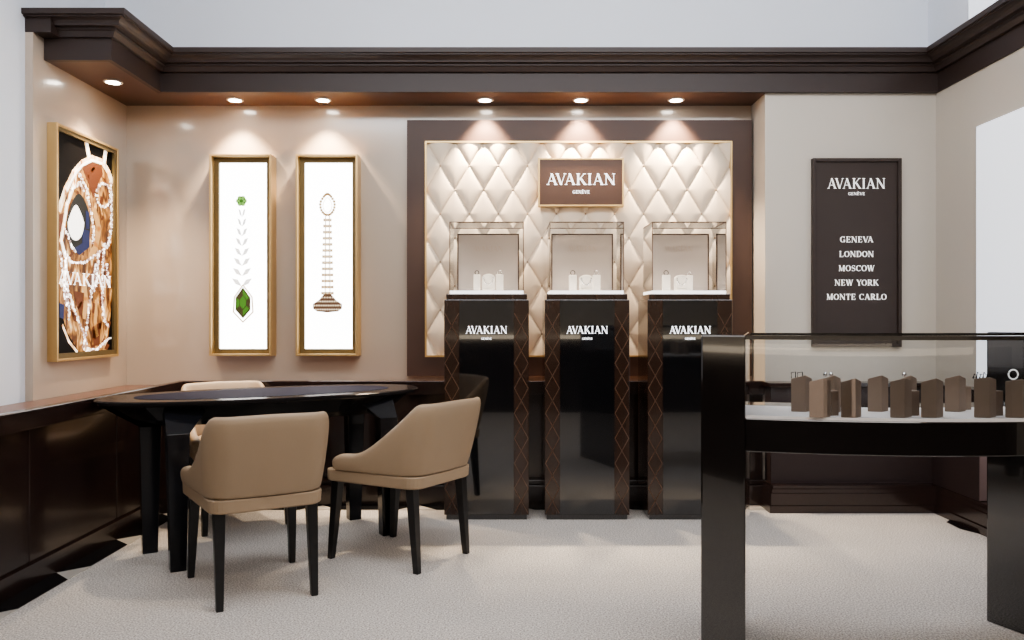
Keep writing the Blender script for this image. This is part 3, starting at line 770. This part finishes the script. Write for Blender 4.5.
# taupe stands on the counter shelf (L, near corner, R, bottom y, top y at L / N / R)
ZP = .902
STANDS = [
    ((790.5, 805.5, 812), 412, (379, 375, 379), 'tall taupe stand at the far left end of the counter, two dark hooks on top', 'hooks'),
    ((808.7, 823.5, 831), 418, (382, 378, 381), 'tall taupe stand in the front row, nearest the counter left leg', None),
    ((822, 834.5, 841), 413, (379, 375, 379), 'taupe stand peeking over the two leftmost front row stands', 'studs'),
    ((840.3, 855.5, 861.5), 418, (382.5, 378, 382), 'taupe wedge stand in the front row, second from the left', None),
    ((867, 882, 888.5), 412, (379, 375, 379), 'taupe wedge stand alone in the back row, below the city sign board', None),
    ((889.5, 905, 912), 418, (382, 378, 381), 'taupe stand in the front row, third from the left', None),
    ((900, 911, 917), 413, (379, 375, 379), 'taupe stand in back row half hidden by third front stand', 'stud'),
    ((920.3, 936.5, 943.5), 418, (382.5, 378, 382), 'taupe wedge stand in the front row, fourth from the left', None),
    ((944, 959.5, 966), 412, (379, 375, 379), 'taupe wedge stand alone in the back row, right of fourth front stand', None),
    ((973.3, 990, 996.5), 418, (379, 377, 380), 'taupe stand in front row with dark spiky earrings on top', 'spikes'),
    ((1004.5, 1022.5, 1031), 418, (381.5, 379, 382), 'taupe stand at right edge of photo carrying a white ring', 'ring'),
]
for (L, N, R), yb, (tl, tn, tr), lab, jewel in STANDS:
    d = (H - ZP) * F / (yb - 320)
    zz = lambda y: H + (320 - y) * d / F - ZP
    Np = Vector(((N - 512) * d / F, d)); Lp = Vector(((L - 512) * d / F * 1.006, d + .012)); Rp = Vector(((R - 512) * (d + .03) / F, d + .03))
    Bp = Lp + Rp - Np
    t = thing('display_stand', lab, 'jewellery stand', (Np.x, Np.y, ZP), group='taupe stands under the counter glass')
    loc = lambda p, z: (p.x - Np.x, p.y - Np.y, z)
    vs = [loc(Lp, 0), loc(Np, 0), loc(Rp, 0), loc(Bp, 0), loc(Lp, zz(tl)), loc(Np, zz(tn)), loc(Rp, zz(tr)), loc(Bp, zz(tr) - .004)]
    MB().add(vs, [(3, 2, 1, 0), (4, 5, 6, 7), (0, 1, 5, 4), (1, 2, 6, 5), (2, 3, 7, 6), (3, 0, 4, 7)]).build('block', 'stand', t, bevel=.002)
    mid = (Lp + Np) / 2 - Np; zt = (zz(tl) + zz(tn)) / 2 + .001
    if jewel == 'hooks':
        for f, r in ((.3, .008), (.75, .007)):
            p = (Lp - Np) * f
            MB().tube([(p.x - r, p.y + .01, zt - .006), (p.x - r, p.y + .01, zt + .012), (p.x + r, p.y + .01, zt + .014), (p.x + r, p.y + .01, zt - .004)], .0016, 6).build('earring', 'darkjewel', t)
    elif jewel in ('stud', 'studs'):
        for s_ in ((0,) if jewel == 'stud' else (-.006, .012)):
            MB().ball((mid.x + s_, mid.y + .01, zt + .006), .007, 8, 6).build('stud', 'silver', t, smooth=True)
    elif jewel == 'spikes':
        for k in range(5):
            f = .1 + .2 * k; p = (Lp - Np) * f
            MB().tube([(p.x, p.y + .012, zt - .004), (p.x + .004, p.y + .012, zt + .010 + .006 * (k % 2)), (p.x + .010, p.y + .012, zt + .008)], [.003, .002, .001], 6).build('earring', 'darkjewel', t)
    elif jewel == 'ring':
        r = .0145
        MB().tube([(mid.x + .006 + r * math.cos(2 * PI * k / 24), mid.y + .012, zt + r + .001 + r * math.sin(2 * PI * k / 24)) for k in range(24)], .0024, 8, closed=True).build('ring', 'print_grey', t, smooth=True)
LOW = [((831.5, 840), 417, 391, 'low dark taupe block wedged between the first two front row stands'),
       ((911, 921), 417, 391, 'low dark taupe block between the third and fourth front stands'),
       ((964, 973), 411, 387, 'low dark taupe block right of the right-hand lone back row stand'),
       ((996, 1005), 417, 391, 'low dark taupe block between the spiky earring stand and the ring stand')]
for (L, R), yb, yt, lab in LOW:
    d = (H - ZP) * F / (yb - 320) + .03; w = (R - L) * d / F; hz = H + (320 - yt) * d / F - ZP
    o = MB().prism([(0, 0), (w, .008), (w - .006, .04), (-.006, .032)], 0, hz).build('display_block', 'stand', None, bevel=.002, loc=((L - 512) * d / F, d, ZP))
    tag(o, lab, 'jewellery stand', 'low taupe blocks under the counter glass')

# ------------------------------------------------------------------ oval table
TZ = .80; TROT = math.radians(30); TC = (-1.345, 4.44)
t = thing('oval_table', 'long oval black lacquer table with dark inlaid top and tapered legs', 'table', (*TC, 0), TROT)
def sup(a, b, z, n=64, e=2.3):
    out = []
    for i in range(n):
        th_ = 2 * PI * i / n; c, s = math.cos(th_), math.sin(th_)
        out.append((a * math.copysign(abs(c) ** (2 / e), c), b * math.copysign(abs(s) ** (2 / e), s), z))
    return out
A_, B_ = .868, .375
MB().loft([sup(A_ - .012, B_ - .012, TZ - .026), sup(A_, B_, TZ - .018), sup(A_, B_, TZ - .006), sup(A_ - .008, B_ - .008, TZ)]).build('tabletop', 'tabletop', t)
MB().loft([sup(.685, .268, TZ - .002), sup(.685, .268, TZ + .0012)]).build('inlay', 'inlay', t)
MB().loft([sup(.60, .20, TZ - .135, e=3), sup(.70, .27, TZ - .10, e=3), sup(.80, .325, TZ - .026, e=2.6)]).build('apron', 'table_black', t)
Rinv = Matrix.Rotation(-TROT, 2)
for wx, wy, flare in ((-1.605, 3.84, .12), (-1.875, 4.14, -.20), (-.955, 4.83, .22), (-.70, 4.48, -.12)):
    c = Rinv @ Vector((wx - TC[0], wy - TC[1])); cx, cy = c
    sy = -1 if cy < 0 else 1; ty = sy * .20
    def sq(x, y, hx, hy, z): return [(x - hx, y - hy, z), (x + hx, y - hy, z), (x + hx, y + hy, z), (x - hx, y + hy, z)]
    MB().loft([sq(cx, cy, .036, .034, 0), sq(cx, cy * .97, .050, .042, .58), sq(cx, cy * .95, .052, .045, TZ - .145),
               sq(cx + flare * .55, ty, .052 + abs(flare) * .5, .042, TZ - .026)]).build('leg', 'table_black', t, bevel=.003)

# ------------------------------------------------------------------ chairs
def make_chair(label, loc, rz, group):
    t = thing('dining_chair', label, 'chair', (*loc, 0), rz, group)
    # plan path of the wrap-around shell, from the right arm tip round the back to the left arm tip (local +y = forward)
    pts = []
    for k in range(11): f = k / 10; pts.append((.272 - .036 * f, .215 - .385 * f))
    for k in range(1, 9):
        a = k / 8 * PI / 2; pts.append((.236 - .085 + .085 * math.cos(a), -.17 - .105 * math.sin(a)))
    for k in range(1, 5): pts.append((.151 - .151 * k / 5, -.275 - .008 * k / 5))
    half = pts + [(0, -.283)]
    path = half + [(-p[0], p[1]) for p in reversed(half[:-1])]
    def ss(x): x = min(1, max(0, x)); return x * x * (3 - 2 * x)
    N = len(path); rings = []
    for i, p in enumerate(path):
        a = Vector(path[max(0, i - 1)]); b = Vector(path[min(N - 1, i + 1)]); d = (b - a).normalized()
        nrm = Vector((d.y, -d.x))
        if nrm.dot(Vector(p) - Vector((0, 0))) < 0: nrm = -nrm
        q_ = min(1, max(0, (p[1] + .238) / .325)); k = (1 - q_) ** 1.6 if q_ > .12 else 1 - (1 - .88 ** 1.6) * (q_ / .12) ** 1.6
        top = .548 + (.812 - .548) * k - .004 * abs(p[0]) / .2
        tip = i in (0, N - 1); tip2 = i in (1, N - 2)
        if tip: top -= .030
        elif tip2: top -= .006
        base = .458
        backness = ss((-p[1] - .02) / .22)
        prof_ = []
        for f, off, in ((0, .001), (.015, .003), (.06, .007), (.35, .012), (.7, .013), (.93, .010), (1.0, -.006)):
            z = base + (top - base) * f
            hh = (z - base) / .35
            o = Vector(p) + nrm * (off + .006 + .024 * hh * (.4 + .6 * backness)) + Vector((0, -.060 * hh * backness))
            prof_.append((o.x, o.y, z))
        thk = .036
        for f, off in ((1.0, -thk * .75), (.93, -thk * 1.05), (.6, -thk * 1.2), (.25, -thk * 1.35), (0, -thk * 1.4)):
            z = base + (top - base) * f; hh = (z - base) / .35
            o = Vector(p) + nrm * (off + .009 + .024 * hh * (.4 + .6 * backness)) + Vector((0, -.060 * hh * backness))
            prof_.append((o.x, o.y, z))
        rings.append(prof_)
    MB().loft(rings).build('backrest', 'leather', t, smooth=True, subsurf=1)
    # base band
    def rr(hx, hx2, yb, yf, r, z, n=6):
        out = []
        for (cx, cy, a0) in ((hx - r, yf - r, 0), (-hx + r, yf - r, 90), (-hx2 + r * 1.6, yb + r * 1.6, 180), (hx2 - r * 1.6, yb + r * 1.6, 270)):
            q_ = r if a0 < 180 else r * 1.6
            for k in range(n + 1):
                a = math.radians(a0 + 90 * k / n); out.append((cx + q_ * math.cos(a), cy + q_ * math.sin(a), z))
        return out
    MB().loft([rr(.266, .232, -.276, .266, .045, .398), rr(.273, .239, -.283, .275, .045, .404), rr(.275, .241, -.285, .277, .045, .452), rr(.273, .239, -.283, .275, .045, .457)]).build('seat_band', 'leather', t, smooth=False, bevel=.004)
    MB().loft([rr(.243, .20, -.235, .258, .06, .456), rr(.248, .20, -.235, .268, .06, .470), rr(.246, .20, -.235, .266, .06, .490), rr(.225, .18, -.21, .24, .06, .503), rr(.15, .12, -.12, .15, .06, .507)]).build('seat', 'leather_seat', t, smooth=True)
    for sx in (-1, 1):
        for (fx, fy, txx, tyy) in ((.235, .262, .222, .228), (.197, -.262, .194, -.228)):
            b_, tp = .0145, .0235
            r0 = [(sx * fx + dx * b_, fy + dy * b_, 0) for dx, dy in ((-1, -1), (1, -1), (1, 1), (-1, 1))]
            r1 = [(sx * txx + dx * tp, tyy + dy * tp, .40) for dx, dy in ((-1, -1), (1, -1), (1, 1), (-1, 1))]
            MB().loft([r0, r1]).build('leg', 'leg_black', t, bevel=.003)
    return t
def face(fx, fy): return math.atan2(-fx, fy)
G = 'tan leather chairs around the oval table'
c1 = make_chair('tan leather tub chair with its back turned, in front of the oval table', (-1.164, 3.62), face(-.496, .867), G)
c2 = copy_tree(c1); c2.location = (-.5635, 4.09, 0); c2.rotation_euler.z = face(-.844, .537)
c2['label'] = 'tan leather tub chair turned sideways, in front of the left pedestal showcase'
c3 = copy_tree(c1); c3.location = (-1.655, 4.79, 0); c3.rotation_euler.z = face(.55, -.835)
c3['label'] = 'tan leather tub chair behind the oval table, facing the camera'

# ------------------------------------------------------------------ lights
def area(name, loc, rot, sx, sy, e, col):
    l = bpy.data.lights.new(name, 'AREA'); l.shape = 'RECTANGLE'; l.size = sx; l.size_y = sy; l.energy = e; l.color = col
    o = bpy.data.objects.new(name, l); COL.objects.link(o); o.location = loc; o.rotation_euler = rot; return o
area('ceiling_fill', (.2, 2.9, 3.52), (math.radians(42), 0, 0), 4.2, .9, 125, (.90, .94, 1))  # unseen area lamp, tilted to brighten the upper walls
area('ceiling_fill', (.4, .9, 3.55), (0, 0, 0), 4.2, 1.6, 36, (1, .96, .92))  # unseen area lamp for the room's ambient light
area('ceiling_fill', (.6, -.5, 3.3), (math.radians(52), 0, 0), 4.2, .8, 42, (1, .96, .92))  # added front fill from behind the camera, unseen
w = bpy.data.worlds.new('world'); scene.world = w; w.use_nodes = True
w.node_tree.nodes['Background'].inputs[0].default_value = (.75, .82, 1, 1); w.node_tree.nodes['Background'].inputs[1].default_value = .25
scene.view_settings.view_transform = 'AgX'
scene.view_settings.look = 'AgX - Medium High Contrast'
scene.view_settings.exposure = -0.04
scene.cycles.max_bounces = 8
scene.cycles.transparent_max_bounces = 16
scene.cycles.use_denoising = True
